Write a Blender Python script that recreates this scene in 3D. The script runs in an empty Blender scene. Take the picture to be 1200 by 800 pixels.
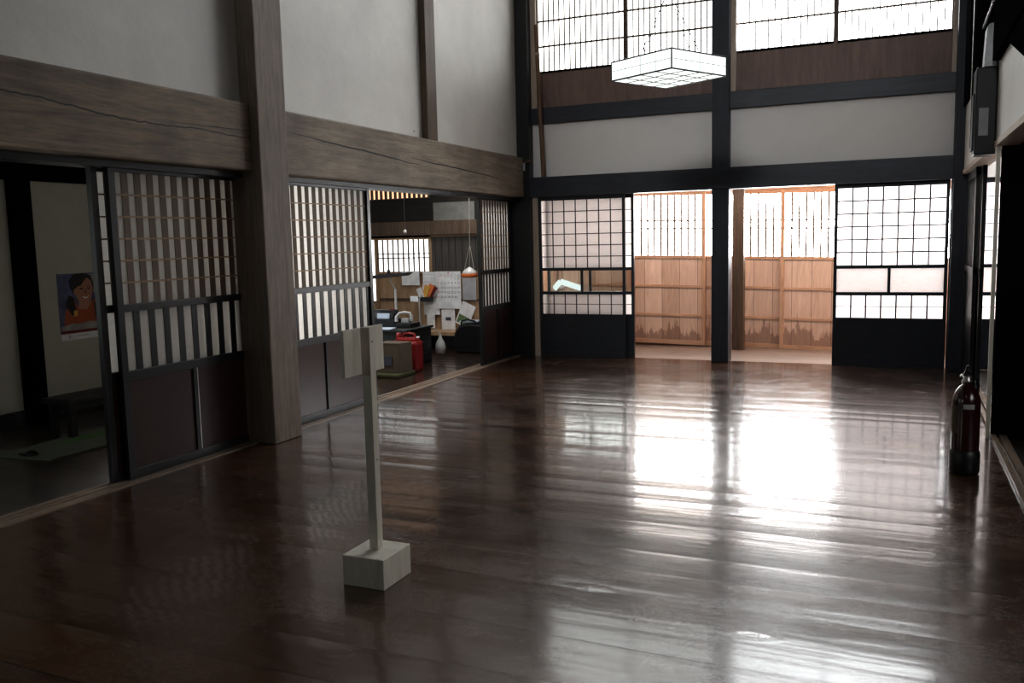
import bpy, math, random
from mathutils import Vector, Matrix
random.seed(7)
scene = bpy.context.scene
COL = scene.collection
PI = math.pi

# ------------------------------------------------------------------ node helpers
def new_mat(name):
    m = bpy.data.materials.new(name); m.use_nodes = True
    nt = m.node_tree
    for n in list(nt.nodes):
        if n.type != 'OUTPUT_MATERIAL': nt.nodes.remove(n)
    out = [n for n in nt.nodes if n.type == 'OUTPUT_MATERIAL'][0]
    return m, nt, out
class G:
    def __init__(s, nt): s.nt = nt
    def n(s, t, **k):
        x = s.nt.nodes.new(t)
        for a, b in k.items(): setattr(x, a, b)
        return x
    def l(s, a, b): s.nt.links.new(a, b)
    def co(s): return s.n('ShaderNodeTexCoord').outputs['Object']
    def mp(s, v, scale=(1,1,1), loc=(0,0,0)):
        m = s.n('ShaderNodeMapping'); s.l(v, m.inputs[0]); m.inputs['Scale'].default_value = scale
        m.inputs['Location'].default_value = loc; return m.outputs[0]
    def noise(s, v, sc=5, det=4, rough=.5, dist=0):
        m = s.n('ShaderNodeTexNoise'); s.l(v, m.inputs['Vector']); m.inputs['Scale'].default_value = sc
        m.inputs['Detail'].default_value = det; m.inputs['Roughness'].default_value = rough
        m.inputs['Distortion'].default_value = dist; return m.outputs['Fac']
    def ramp(s, f, *st):
        r = s.n('ShaderNodeValToRGB'); s.l(f, r.inputs[0]); e = r.color_ramp.elements
        while len(e) < len(st): e.new(.5)
        for i, (p, c) in enumerate(st):
            e[i].position = p; e[i].color = (*c, 1) if len(c) == 3 else c
        return r.outputs[0]
    def m(s, op, a, b=None, c=None, clamp=False):
        x = s.n('ShaderNodeMath', operation=op, use_clamp=clamp)
        for i, v in enumerate((a, b, c)):
            if v is None: continue
            if isinstance(v, (int, float)): x.inputs[i].default_value = v
            else: s.l(v, x.inputs[i])
        return x.outputs[0]
    def mix(s, f, a, b, mode='MIX'):
        x = s.n('ShaderNodeMix', data_type='RGBA', blend_type=mode)
        for i, v in ((0, f), (6, a), (7, b)):
            if isinstance(v, (int, float)): x.inputs[i].default_value = v
            elif isinstance(v, tuple): x.inputs[i].default_value = (*v, 1)
            else: s.l(v, x.inputs[i])
        return x.outputs[2]
    def sep(s, v):
        x = s.n('ShaderNodeSeparateXYZ'); s.l(v, x.inputs[0]); return x.outputs
    def comb(s, a, b, c):
        x = s.n('ShaderNodeCombineXYZ')
        for i, v in enumerate((a, b, c)):
            if isinstance(v, (int, float)): x.inputs[i].default_value = v
            else: s.l(v, x.inputs[i])
        return x.outputs[0]
    def bump(s, h, st=.3, d=.01):
        b = s.n('ShaderNodeBump'); s.l(h, b.inputs['Height']); b.inputs['Strength'].default_value = st
        b.inputs['Distance'].default_value = d; return b.outputs[0]
    def bsdf(s, out, col=None, rough=.5, metal=0, normal=None, coat=0, spec=.5, coatrough=.05):
        b = s.n('ShaderNodeBsdfPrincipled')
        for nm, v in (('Base Color', col), ('Roughness', rough), ('Metallic', metal), ('Coat Weight', coat), ('Specular IOR Level', spec), ('Coat Roughness', coatrough)):
            if v is None: continue
            if isinstance(v, tuple): b.inputs[nm].default_value = (*v, 1)
            elif isinstance(v, (int, float)): b.inputs[nm].default_value = v
            else: s.l(v, b.inputs[nm])
        if normal is not None: s.l(normal, b.inputs['Normal'])
        s.l(b.outputs[0], out.inputs[0]); return b

def plain(name, col, rough=.5, metal=0, coat=0, spec=.5, var=.12):
    m, nt, out = new_mat(name); g = G(nt); c = g.co()
    f = g.noise(c, 14, 3)
    k = g.ramp(f, (.3, tuple(x*(1-var) for x in col)), (.7, tuple(min(1, x*(1+var)) for x in col)))
    g.bsdf(out, k, rough, metal, coat=coat, spec=spec); return m

def wood(name, dark, light, axis='y', scale=6, rough=.6, stretch=14, bump=.25, spec=.4, knots=False, crack=None, coat=0, blot=.35):
    """timber with grain running along the given axis"""
    m, nt, out = new_mat(name); g = G(nt); c = g.co()
    st = {'x': (1, stretch, stretch), 'y': (stretch, 1, stretch), 'z': (stretch, stretch, 1)}[axis]
    v = g.mp(c, st)
    a = g.noise(v, scale*.35, 6, .65, .6)
    fine = g.noise(v, scale*1.6, 4, .6)
    big = g.noise(c, 1.7, 4, .6)
    f = g.m('ADD', g.m('MULTIPLY', a, .65), g.m('MULTIPLY', fine, .35))
    col = g.ramp(f, (.36, dark), (.64, light))
    col = g.mix(g.m('MULTIPLY', g.ramp(big, (.35, (1, 1, 1)), (.62, (0, 0, 0))), blot), col, tuple(x*.45 for x in dark), 'MIX')
    h = f
    if crack:
        xyz = g.sep(c)
        for (lo, hi, z0, sl, wob, th) in crack:
            w = g.noise(g.comb(0, xyz[1], z0*7), 1.3, 5, .6)
            line = g.m('ADD', g.m('ADD', g.m('MULTIPLY', g.m('SUBTRACT', xyz[1], lo), sl), z0), g.m('MULTIPLY', g.m('SUBTRACT', w, .5), wob))
            d = g.m('ABSOLUTE', g.m('SUBTRACT', xyz[2], line))
            mid, half = (lo+hi)/2, (hi-lo)/2
            t = g.m('SUBTRACT', 1, g.m('DIVIDE', g.m('ABSOLUTE', g.m('SUBTRACT', xyz[1], mid)), half), clamp=True)
            t = g.m('POWER', t, .5)
            k = g.m('LESS_THAN', d, g.m('MULTIPLY', t, th))
            col = g.mix(k, col, (.006, .005, .004)); h = g.m('SUBTRACT', h, k)
    if knots:
        vo = g.n('ShaderNodeTexVoronoi'); g.l(g.mp(c, (3, 3, 1.1)), vo.inputs['Vector']); vo.inputs['Scale'].default_value = 2.2
        k = g.m('LESS_THAN', vo.outputs['Distance'], .075)
        col = g.mix(g.m('MULTIPLY', k, .6), col, tuple(x*.5 for x in dark))
    n = g.bump(h, bump, .006)
    r = g.m('ADD', g.m('MULTIPLY', fine, .25), rough-.12)
    g.bsdf(out, col, r, normal=n, spec=spec, coat=coat); return m

def plaster(name, a, b, rough=.75, sheen_spec=.3):
    m, nt, out = new_mat(name); g = G(nt); c = g.co()
    f = g.noise(c, 1.3, 6, .65); f2 = g.noise(c, 40, 3)
    spots = g.noise(c, 9, 2)
    col = g.ramp(f, (.3, a), (.7, b))
    col = g.mix(g.m('LESS_THAN', spots, .2), col, tuple(x*.4 for x in a))
    n = g.bump(g.m('ADD', g.m('MULTIPLY', f, 4), g.m('MULTIPLY', f2, .02)), .16, .012)
    g.bsdf(out, col, rough, normal=n, spec=sheen_spec); return m

def paper(name, col=(.86, .86, .84), trans=.6, em=0):
    m, nt, out = new_mat(name); g = G(nt); c = g.co()
    f = g.noise(g.mp(c, (1, 1, 4)), 20, 5)
    k = g.ramp(f, (.3, tuple(x*.93 for x in col)), (.7, col))
    d = g.n('ShaderNodeBsdfDiffuse'); g.l(k, d.inputs[0])
    t = g.n('ShaderNodeBsdfTranslucent'); g.l(k, t.inputs[0])
    mx = g.n('ShaderNodeMixShader'); mx.inputs[0].default_value = trans
    g.l(d.outputs[0], mx.inputs[1]); g.l(t.outputs[0], mx.inputs[2]); g.l(mx.outputs[0], out.inputs[0])
    return m

def glow(name, col, strength):
    """backlit paper or glass, bright with daylight from outside"""
    m, nt, out = new_mat(name); g = G(nt); c = g.co()
    f = g.noise(c, 1.5, 3)
    k = g.ramp(f, (.3, tuple(x*.9 for x in col)), (.7, col))
    e = g.n('ShaderNodeEmission'); g.l(k, e.inputs[0]); e.inputs[1].default_value = strength
    g.l(e.outputs[0], out.inputs[0]); return m

def glass_mat(name):
    m, nt, out = new_mat(name); g = G(nt)
    t = g.n('ShaderNodeBsdfTransparent'); t.inputs[0].default_value = (.93, .95, .95, 1)
    gl = g.n('ShaderNodeBsdfGlossy'); gl.inputs['Roughness'].default_value = .03
    mx = g.n('ShaderNodeMixShader'); mx.inputs[0].default_value = .07
    g.l(t.outputs[0], mx.inputs[1]); g.l(gl.outputs[0], mx.inputs[2]); g.l(mx.outputs[0], out.inputs[0]); return m

def floor_mat(name, pitch=.285, dark=(.016, .0078, .0043), light=(.105, .048, .023), rbase=.16, dust=1.0, crack=True):
    m, nt, out = new_mat(name); g = G(nt); c = g.co(); x, y, z = g.sep(c)
    wob = g.noise(g.mp(c, (.5, 1.2, 1)), 1.2, 2)
    yy = g.m('DIVIDE', g.m('ADD', y, g.m('MULTIPLY', wob, .10)), pitch)
    # uneven board widths
    yy = g.m('ADD', yy, g.m('MULTIPLY', g.m('SINE', g.m('MULTIPLY', yy, 1.7)), .22))
    idn = g.m('FLOOR', yy); fr = g.m('FRACT', yy)
    wn = g.n('ShaderNodeTexWhiteNoise', noise_dimensions='1D'); g.l(idn, wn.inputs['W']); rnd = wn.outputs['Value']
    v = g.comb(g.m('ADD', x, g.m('MULTIPLY', rnd, 13)), g.m('MULTIPLY', y, 12), 0)
    grain = g.noise(v, 2.2, 8, .68, .8)
    fine = g.noise(g.comb(x, g.m('MULTIPLY', y, 30), 0), 6, 4, .6)
    big = g.noise(c, 1.1, 4, .6)
    f = g.m('ADD', g.m('MULTIPLY', grain, .6), g.m('ADD', g.m('MULTIPLY', rnd, .25), g.m('MULTIPLY', big, .25)))
    col = g.ramp(f, (.30, dark), (.78, light))
    edge = g.m('MINIMUM', fr, g.m('SUBTRACT', 1, fr))
    gap = g.m('LESS_THAN', edge, .010)
    col = g.mix(gap, col, (.003, .002, .0015))
    # pale dust and scuffs
    sp = g.noise(c, 95, 3, .7); patch = g.noise(c, 2.1, 4, .7)
    spk = g.m('MULTIPLY', g.m('GREATER_THAN', sp, .68), g.m('GREATER_THAN', patch, .47))
    scr = g.noise(g.mp(c, (1, 1, 1)), 13, 6, .75, 3.5)
    scm = g.m('MULTIPLY', g.m('LESS_THAN', g.m('ABSOLUTE', g.m('SUBTRACT', scr, .5)), .0045), g.m('GREATER_THAN', patch, .5))
    dm = g.m('MULTIPLY', g.m('MAXIMUM', spk, scm), .55*dust)
    col = g.mix(g.m('MULTIPLY', dm, .5), col, (.30, .29, .28))
    h = g.m('MULTIPLY', g.m('POWER', g.m('SUBTRACT', fr, .5), 2), -.0060)
    tilt = g.m('MULTIPLY', g.m('MULTIPLY', g.m('SUBTRACT', rnd, .5), g.m('SUBTRACT', fr, .5)), .0028)
    h = g.m('ADD', h, tilt)
    wav = g.noise(g.comb(g.m('MULTIPLY', x, .38), g.m('MULTIPLY', y, 3.4), g.m('MULTIPLY', rnd, 9)), 3.0, 2, .5)
    h = g.m('ADD', h, g.m('MULTIPLY', wav, .0020))
    h = g.m('ADD', h, g.m('MULTIPLY', fine, .00012))
    h = g.m('SUBTRACT', h, g.m('MULTIPLY', gap, .0012))
    if crack:
        w = g.noise(g.comb(g.m('MULTIPLY', x, 1), 3, 0), 6, 4)
        d = g.m('ABSOLUTE', g.m('SUBTRACT', y, g.m('ADD', 2.775, g.m('MULTIPLY', w, .03))))
        t = g.m('MULTIPLY', g.m('SUBTRACT', x, -.05, clamp=True), .06)
        t = g.m('MINIMUM', t, .006)
        k = g.m('LESS_THAN', d, t)
        col = g.mix(k, col, (.002, .0015, .001)); h = g.m('SUBTRACT', h, g.m('MULTIPLY', k, .004))
        for (kx, ky) in ((-.384, 2.69), (-.978, 2.88), (.0, 2.45), (-.6, 3.9)):
            dd = g.m('ADD', g.m('POWER', g.m('MULTIPLY', g.m('SUBTRACT', x, kx), 9), 2), g.m('POWER', g.m('MULTIPLY', g.m('SUBTRACT', y, ky), 26), 2))
            kk = g.m('SUBTRACT', 1, dd, clamp=True)
            ring = g.noise(c, 34, 4, .7)
            h = g.m('ADD', h, g.m('MULTIPLY', g.m('MULTIPLY', g.m('POWER', kk, 2), ring), .0045))
    b = g.n('ShaderNodeBump'); g.l(h, b.inputs['Height']); b.inputs['Strength'].default_value = 1; b.inputs['Distance'].default_value = 1
    r = g.m('ADD', rbase, g.m('MULTIPLY', grain, .10))
    r = g.m('ADD', r, g.m('MULTIPLY', g.m('SUBTRACT', patch, .4), .22))
    r = g.m('ADD', r, g.m('MULTIPLY', dm, .4), clamp=True)
    g.bsdf(out, col, r, normal=b.outputs[0], spec=.7, coat=.4, coatrough=.06)
    bs = [n for n in nt.nodes if n.type == 'BSDF_PRINCIPLED'][0]; bs.inputs['Coat IOR'].default_value = 1.55; g.l(b.outputs[0], bs.inputs['Coat Normal']); return m

def stained_boards(name):
    m, nt, out = new_mat(name); g = G(nt); c = g.co(); x, y, z = g.sep(c)
    wn = g.n('ShaderNodeTexWhiteNoise', noise_dimensions='1D'); g.l(g.m('FLOOR', g.m('DIVIDE', x, .205)), wn.inputs['W'])
    a = g.noise(g.mp(c, (10, 10, 1)), 3, 6, .6, 1)
    col = g.ramp(g.m('ADD', g.m('MULTIPLY', a, .7), g.m('MULTIPLY', wn.outputs[0], .3)), (.3, (.52, .35, .26)), (.75, (.76, .57, .46)))
    st = g.noise(g.mp(c, (9, 9, 1.6)), 1.6, 6, .7)
    lim = g.m('MULTIPLY', g.m('POWER', st, 3.4), 1.35)
    k = g.m('GREATER_THAN', g.m('SUBTRACT', lim, g.m('SUBTRACT', z, .05)), .0)
    col = g.mix(g.m('MULTIPLY', k, .55), col, (.15, .06, .04))
    fr = g.m('FRACT', g.m('DIVIDE', x, .205)); gap = g.m('LESS_THAN', fr, .03)
    col = g.mix(g.m('MULTIPLY', gap, .6), col, (.12, .06, .04))
    g.bsdf(out, col, .55, normal=g.bump(a, .15, .004), spec=.3); return m

def bar_mat(name, a, b, axis=0, pitch=.08):
    m, nt, out = new_mat(name); g = G(nt); c = g.co(); s = g.sep(c)
    fr = g.m('FRACT', g.m('DIVIDE', s[axis], pitch))
    n = g.noise(g.mp(c, (6, 6, 1)), 4, 4)
    col = g.mix(g.m('LESS_THAN', fr, .12), g.ramp(n, (.3, a), (.7, b)), tuple(x*.3 for x in a))
    g.bsdf(out, col, .6); return m

MT = {}
MT['floor'] = floor_mat('polished plank floor')
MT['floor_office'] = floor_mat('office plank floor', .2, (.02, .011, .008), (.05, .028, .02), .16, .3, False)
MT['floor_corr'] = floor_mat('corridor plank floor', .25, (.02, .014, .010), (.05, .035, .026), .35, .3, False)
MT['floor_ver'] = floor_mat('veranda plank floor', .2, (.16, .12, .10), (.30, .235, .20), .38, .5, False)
MT['beam'] = wood('weathered beam', (.155, .12, .090), (.37, .30, .225), 'y', 5, .62, 12, .35, blot=.45,
                  crack=[(4.75, 6.5, 1.975, -.055, .05, .0065), (6.3, 8.1, 1.93, -.04, .04, .006)])
MT['beam_near'] = wood('weathered near beam', (.12, .088, .060), (.34, .255, .175), 'y', 5, .62, 12, .35, blot=.6,
                  crack=[(1.6, 4.9, 1.99, -.035, .12, .0045), (3.7, 4.5, 1.93, .02, .03, .003)])
MT['pillar'] = wood('grey brown pillar', (.15, .118, .094), (.30, .243, .198), 'z', 7, .6, 14, .3, knots=True, blot=.25)
MT['post_brown'] = wood('brown post', (.07, .045, .03), (.17, .115, .08), 'z', 7, .5, 14, .2)
MT['dark'] = wood('blackened timber', (.014, .0165, .024), (.036, .042, .060), 'x', 6, .45, 12, .2, spec=.5)  # bluish lift in the colour stands in for haze near the windows
MT['darkz'] = wood('blackened post timber', (.0045, .0045, .0055), (.012, .012, .014), 'z', 6, .45, 12, .2, spec=.5)
MT['lacq'] = plain('black lacquer', (.009, .010, .0125), .32, spec=.5)
MT['lacq_sheen'] = plain('dark rail with painted sheen', (.03, .034, .04), .35, spec=.5)  # grey-blue reflection on the lacquered rails put into their colour
MT['maroon'] = plain('maroon lacquer panel', (.032, .0125, .0125), .30, spec=.5, var=.06)
MT['tan'] = wood('tan lath', (.30, .19, .11), (.46, .31, .19), 'z', 8, .55, 10, .1)
MT['lath'] = wood('brown lath', (.10, .068, .045), (.19, .135, .09), 'z', 8, .6, 10, .1, blot=.1)
MT['paper'] = paper('shoji paper', (.94, .925, .90), .72)
MT['paper_pink'] = paper('far shoji paper', (.85, .82, .815), .6)
MT['plaster'] = plaster('pale plaster', (.62, .60, .57), (.76, .74, .70), .5, .5)
MT['plaster_far'] = plaster('haze-lifted plaster', (.80, .765, .75), (.88, .85, .83))  # whitened to stand in for veiling glare over the far wall
MT['plaster_grn'] = plaster('corridor plaster', (.42, .42, .36), (.52, .52, .45))
MT['glow'] = glow('clerestory daylight paper', (.97, 1, .985), 5.0)
MT['glow_r'] = glow('bright clerestory daylight paper', (.97, .99, 1), 13.0)
MT['glow_hi'] = glow('upper daylight paper', (.97, .98, .97), 28.0)
MT['glow_ver'] = glow('veranda daylight paper', (.96, .985, 1), 32.0)
MT['glow_ver_r'] = glow('brightest veranda daylight paper', (.97, .985, 1), 50.0)
MT['glow_ver_l'] = glow('softer veranda daylight paper', (1, .985, .96), 17.0)
MT['glow_hi_r'] = glow('upper bluish daylight paper', (.9, .95, 1), 20.0)
MT['lacq_haze'] = plain('black lacquer with painted haze', (.020, .023, .032), .4, spec=.4)  # window haze put into the colour as a lifted, bluish black
MT['dark_haze'] = wood('blackened post with painted haze', (.014, .016, .023), (.034, .039, .055), 'z', 6, .5, 12, .2, spec=.4)  # post timber with window glare mixed in as a paler blue tone
MT['glow_off'] = glow('office daylight paper', (.98, 1, 1), 2.4)
MT['glow_corr'] = glow('corridor daylight paper', (.92, 1, .95), 1.1)
MT['glow_ran'] = glow('warm daylight behind slats', (1, .62, .38), 1.6)
MT['lamp_strip_glow'] = glow('glow for lamp paper and strip', (.93, 1, .97), 1.5)
MT['redboard'] = wood('reddish board', (.16, .10, .08), (.26, .17, .14), 'z', 5, .5, 10, .1, blot=.2)
MT['ver_wood'] = wood('tan door frame', (.42, .25, .16), (.62, .40, .27), 'z', 7, .5, 12, .1, blot=.05)
MT['ver_woodx'] = wood('tan door rail', (.42, .25, .16), (.62, .40, .27), 'x', 7, .5, 12, .1, blot=.05)
MT['ver_board'] = stained_boards('water stained boards')
MT['off_board'] = wood('tan office boards', (.34, .22, .13), (.55, .38, .24), 'z', 4, .55, 8, .1, blot=.1)
MT['greyboard'] = bar_mat('grey ribbed boards', (.055, .05, .047), (.09, .082, .078), 0, .09)
MT['ceil'] = wood('dark ceiling boards', (.010, .008, .007), (.03, .024, .02), 'x', 5, .7, 10, .2)
MT['sill'] = wood('worn sill', (.14, .10, .075), (.34, .26, .20), 'y', 6, .3, 14, .2, blot=.1)
MT['pale'] = wood('pale wood and lit jambs', (.42, .34, .27), (.60, .50, .41), 'z', 6, .55, 12, .1, blot=0)
MT['sign'] = wood('grey primed wood', (.56, .53, .46), (.74, .71, .63), 'z', 6, .6, 8, .1, blot=.05)
MT['pole'] = wood('amber pole', (.12, .065, .035), (.24, .14, .08), 'z', 6, .5, 12, .1)
MT['red'] = plain('red polythene', (.26, .008, .010), .35)
MT['extred'] = plain('deep red enamel', (.035, .006, .009), .22, coat=.5)
MT['plaster_panel'] = plain('dim plaster', (.2, .2, .19), .8)
MT['matte_black'] = plain('sooty black timber', (.006, .006, .007), .95, spec=0)
MT['black'] = plain('black plastic', (.008, .008, .010), .4)
MT['gunmetal'] = plain('dark grey steel', (.035, .037, .040), .4, .2)
MT['steel'] = plain('brushed steel', (.5, .5, .5), .3, .9)
MT['white'] = plain('white paper', (.82, .83, .86), .7)
MT['whitep'] = plain('white plastic', (.72, .73, .75), .4)
MT['grey_white'] = plain('greyish white casing', (.40, .40, .42), .5)
MT['lightblue'] = plain('pale blue sheet', (.55, .62, .72), .6)
MT['green_pic'] = plain('green printed patch', (.14, .22, .10), .6)
MT['ink'] = plain('dark print', (.06, .06, .09), .7)
MT['inkred'] = plain('red print', (.60, .12, .14), .7)
MT['pink'] = plain('pale pink print', (.80, .66, .70), .7)
MT['card'] = plain('brown carton', (.10, .075, .05), .7)
MT['olive'] = plain('olive cloth', (.06, .058, .02), .9)
MT['orange'] = plain('orange packet', (.75, .22, .07), .6)
MT['yellow'] = plain('yellow booklet', (.70, .42, .08), .6)
MT['bag'] = plain('thin plastic bag', (.52, .52, .52), .35)
MT['rug'] = plain('grey green mat', (.15, .17, .135), .9)
MT['ruggrn'] = plain('green mat stripe', (.09, .24, .06), .9)
MT['skin'] = plain('printed skin tone', (.42, .20, .13), .6)
MT['hair'] = plain('printed black hair', (.012, .010, .012), .6)
MT['jacket'] = plain('printed orange jacket', (.38, .085, .03), .6)
MT['posterblue'] = plain('printed blue backdrop', (.10, .11, .22), .6, var=.5)
MT['postergrey'] = plain('printed grey band', (.32, .31, .30), .6, var=.3)
MT['posterred'] = plain('printed dark red band', (.16, .02, .02), .6)
MT['glass'] = glass_mat('clear glass')
MT['cord'] = plain('grey cord', (.08, .08, .08), .6)
MT['lens'] = plain('pale fabric string', (.4, .38, .34), .8)

# ------------------------------------------------------------------ mesh helper
class MB:
    def __init__(s): s.v = []; s.f = []; s.sm = []
    def add(s, vs, fs, smooth=False):
        o = len(s.v); s.v += [tuple(p) for p in vs]; s.f += [tuple(i+o for i in f) for f in fs]; s.sm += [smooth]*len(fs); return s
    def box(s, x0, x1, y0, y1, z0, z1):
        x0, x1 = sorted((x0, x1)); y0, y1 = sorted((y0, y1)); z0, z1 = sorted((z0, z1))
        return s.add([(x0,y0,z0),(x1,y0,z0),(x1,y1,z0),(x0,y1,z0),(x0,y0,z1),(x1,y0,z1),(x1,y1,z1),(x0,y1,z1)],
                     [(3,2,1,0),(4,5,6,7),(0,1,5,4),(1,2,6,5),(2,3,7,6),(3,0,4,7)])
    def obox(s, c, u, v, w):   # centre and three half-axis vectors
        c, u, v, w = map(Vector, (c, u, v, w)); P = []
        for k in (-1, 1):
            for a, b in ((-1,-1),(1,-1),(1,1),(-1,1)): P.append(c+u*a+v*b+w*k)
        return s.add(P, [(3,2,1,0),(4,5,6,7),(0,1,5,4),(1,2,6,5),(2,3,7,6),(3,0,4,7)])
    def quad(s, *p): return s.add(p, [tuple(range(len(p)))])
    def prism(s, pts, d):
        n = len(pts); d = Vector(d); a = [Vector(p) for p in pts]; b = [p+d for p in a]
        return s.add(a+b, [tuple(range(n))[::-1], tuple(range(n, 2*n))]+[(i, (i+1) % n, n+(i+1) % n, n+i) for i in range(n)])
    def tube(s, pts, r, n=10, closed=False):
        pts = [Vector(p) for p in pts]; rs = r if isinstance(r, (list, tuple)) else [r]*len(pts)
        V = []; F = []; L = len(pts); up = None
        for i, p in enumerate(pts):
            a = pts[(i-1) % L] if (closed or i > 0) else p; b = pts[(i+1) % L] if (closed or i < L-1) else p
            t = (b-a).normalized()
            if up is None: up = t.orthogonal().normalized()
            up = (up - t*up.dot(t)).normalized(); w = t.cross(up)
            for k in range(n):
                an = 2*PI*k/n; V.append(p+(up*math.cos(an)+w*math.sin(an))*rs[i])
        for i in range(L if closed else L-1):
            j = (i+1) % L
            for k in range(n): F.append((i*n+k, i*n+(k+1) % n, j*n+(k+1) % n, j*n+k))
        s.add(V, F, True)
        if not closed:
            s.add(V[:n], [tuple(range(n))[::-1]]); s.add(V[-n:], [tuple(range(n))])
        return s
    def lathe(s, prof, c=(0,0,0), n=28):
        V = []; F = []
        for r, z in prof:
            for k in range(n):
                a = 2*PI*k/n; V.append((c[0]+r*math.cos(a), c[1]+r*math.sin(a), c[2]+z))
        for i in range(len(prof)-1):
            for k in range(n): F.append((i*n+k, i*n+(k+1) % n, (i+1)*n+(k+1) % n, (i+1)*n+k))
        return s.add(V, F, True)
    def shear(s, k, x0):
        s.v = [(x, y, z-k*(x-x0)) for x, y, z in s.v]; return s
    def build(s, name, mat, parent=None, bevel=0, seg=2):
        me = bpy.data.meshes.new(name); me.from_pydata(s.v, [], s.f); me.update()
        me.polygons.foreach_set('use_smooth', s.sm)
        me.materials.append(MT[mat]); o = bpy.data.objects.new(name, me); COL.objects.link(o)
        if parent:
            o.parent = parent
            p = parent; off = Vector(p.location)
            while p.parent: p = p.parent; off = Vector(p.location)
            o.matrix_parent_inverse = Matrix.Translation(-off) if parent.type == 'EMPTY' else Matrix.Identity(4)
        if bevel:
            b = o.modifiers.new('Bevel', 'BEVEL'); b.width = bevel; b.segments = seg; b.limit_method = 'ANGLE'
            b.harden_normals = False
        return o

def tag(o, label, cat, group=None, kind=None):
    if label: o['label'] = label
    if cat: o['category'] = cat
    if group: o['group'] = group
    if kind: o['kind'] = kind
    return o
def thing(name, loc, label, cat, group=None, kind=None):
    o = bpy.data.objects.new(name, None); COL.objects.link(o); o.location = loc; o.empty_display_size = .1
    return tag(o, label, cat, group, kind)
def struct(name, mb, mat, label=None, cat=None, bevel=0):
    o = mb.build(name, mat, None, bevel); o['kind'] = 'structure'
    return tag(o, label, cat)

# text as flat mesh: returns list of (verts, faces) in a local 2D frame
def text2d(body, size):
    cu = bpy.data.curves.new('t', 'FONT'); cu.body = body; cu.size = size; cu.resolution_u = 2; cu.align_x = 'CENTER'; cu.align_y = 'CENTER'
    o = bpy.data.objects.new('t', cu); COL.objects.link(o)
    dg = bpy.context.evaluated_depsgraph_get(); me = o.evaluated_get(dg).to_mesh()
    V = [tuple(v.co) for v in me.vertices]; F = [tuple(p.vertices) for p in me.polygons]
    o.evaluated_get(dg).to_mesh_clear(); bpy.data.objects.remove(o); bpy.data.curves.remove(cu)
    return V, F
def put_text(mb, body, size, origin, ux, uy):
    V, F = text2d(body, size); o, ux, uy = Vector(origin), Vector(ux), Vector(uy)
    return mb.add([o+ux*x+uy*y for x, y, z in V], F)

# ------------------------------------------------------------------ dimensions (metres)
XL, XR = -3.70, .53           # left and right edges of the plank floor
YF = 8.72                     # far wall
YB = -2.6                     # wall behind
ZC = 6.3
# ------------------------------------------------------------------ floors
struct('floor', MB().box(XL, XR+.03, YB, YF+.10, -.12, 0), 'floor', 'dark polished wide plank floor with window reflections', 'floor')
struct('floor_office', MB().box(-7.2, XL-.16, 6.05, 9.45, -.12, -.005), 'floor_office', 'dark glossy floor of the cluttered side office', 'floor')
struct('floor_corridor', MB().box(-5.95, XL-.16, YB, 5.95, -.12, -.005), 'floor_corr', 'dim board floor of the side passage beneath the bench', 'floor')
struct('floor_veranda', MB().box(-3.78, 1.9, YF+.10, 10.02, -.12, -.004), 'floor_ver', 'greyish boards of the bright veranda behind the far wall', 'floor')
struct('floor_side', MB().box(XR+.11, 3.2, YB, YF+.10, -.12, -.004), 'floor_corr', 'dull boards of the room beyond the right sill', 'floor')
# sills with sliding grooves
sl = MB()
for a, b in ((XL-.16, XL-.125), (XL-.105, XL-.075), (XL-.055, XL)): sl.box(a, b, YB, 8.7, -.12, .006)
sl.box(XL-.16, XL, YB, 8.7, -.12, -.006)
struct('trim_1', sl, 'sill', 'grooved threshold under the left lattice doors', 'threshold')
sl = MB()
for a, b in ((XR+.03, XR+.055), (XR+.072, XR+.11)): sl.box(a, b, YB, YF, -.12, .022)
sl.box(XR+.03, XR+.11, YB, YF, -.12, .004)
struct('trim_2', sl, 'sill', 'grooved threshold along the right side of the plank floor', 'threshold')
# ------------------------------------------------------------------ left wall
wl = MB()
wl.box(-3.86, -3.69, YB, 8.72, 1.74, ZC)
struct('wall_left', wl, 'plaster', 'pale plaster upper wall on the left above the heavy beam', 'wall')
struct('trim_3', MB().box(-3.86, -3.615, YB, 4.364, 1.705, 2.112), 'beam_near', 'cracked brown beam over the near lattice door', 'beam', .012)
struct('trim_4', MB().box(-3.86, -3.615, 4.64, 8.66, 1.70, 2.11), 'beam', 'long cracked grey beam from the pillar to the far corner', 'beam', .012)
struct('trim_5', MB().box(-3.88, -3.56, 4.365, 4.64, 0, ZC), 'pillar', 'tall square grey brown pillar between the lattice doors', 'pillar', .008)
struct('trim_6', MB().box(-3.76, -3.63, 6.63, 6.80, 2.112, ZC), 'post_brown', 'slim upright post dividing the upper left plaster', 'post', .004)
struct('trim_7', MB().box(-3.86, -3.552, 8.665, 8.87, 0, ZC), 'darkz', 'blackened corner post where left and far walls meet', 'post', .004)
struct('trim_8', MB().box(-3.855, -3.70, YB, 8.66, 1.672, 1.704), 'lacq', 'thin black track under the left beam', 'rail')
struct('trim_9', MB().box(-3.73, -3.69, 4.64, 8.66, 2.1125, 2.125), 'post_brown', None, None)
# near-left posts behind the camera side
struct('trim_10', MB().box(-3.86, -3.60, .6, .85, 0, 1.705), 'pillar', 'grey pillar at the near end of the left wall', 'pillar')

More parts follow.
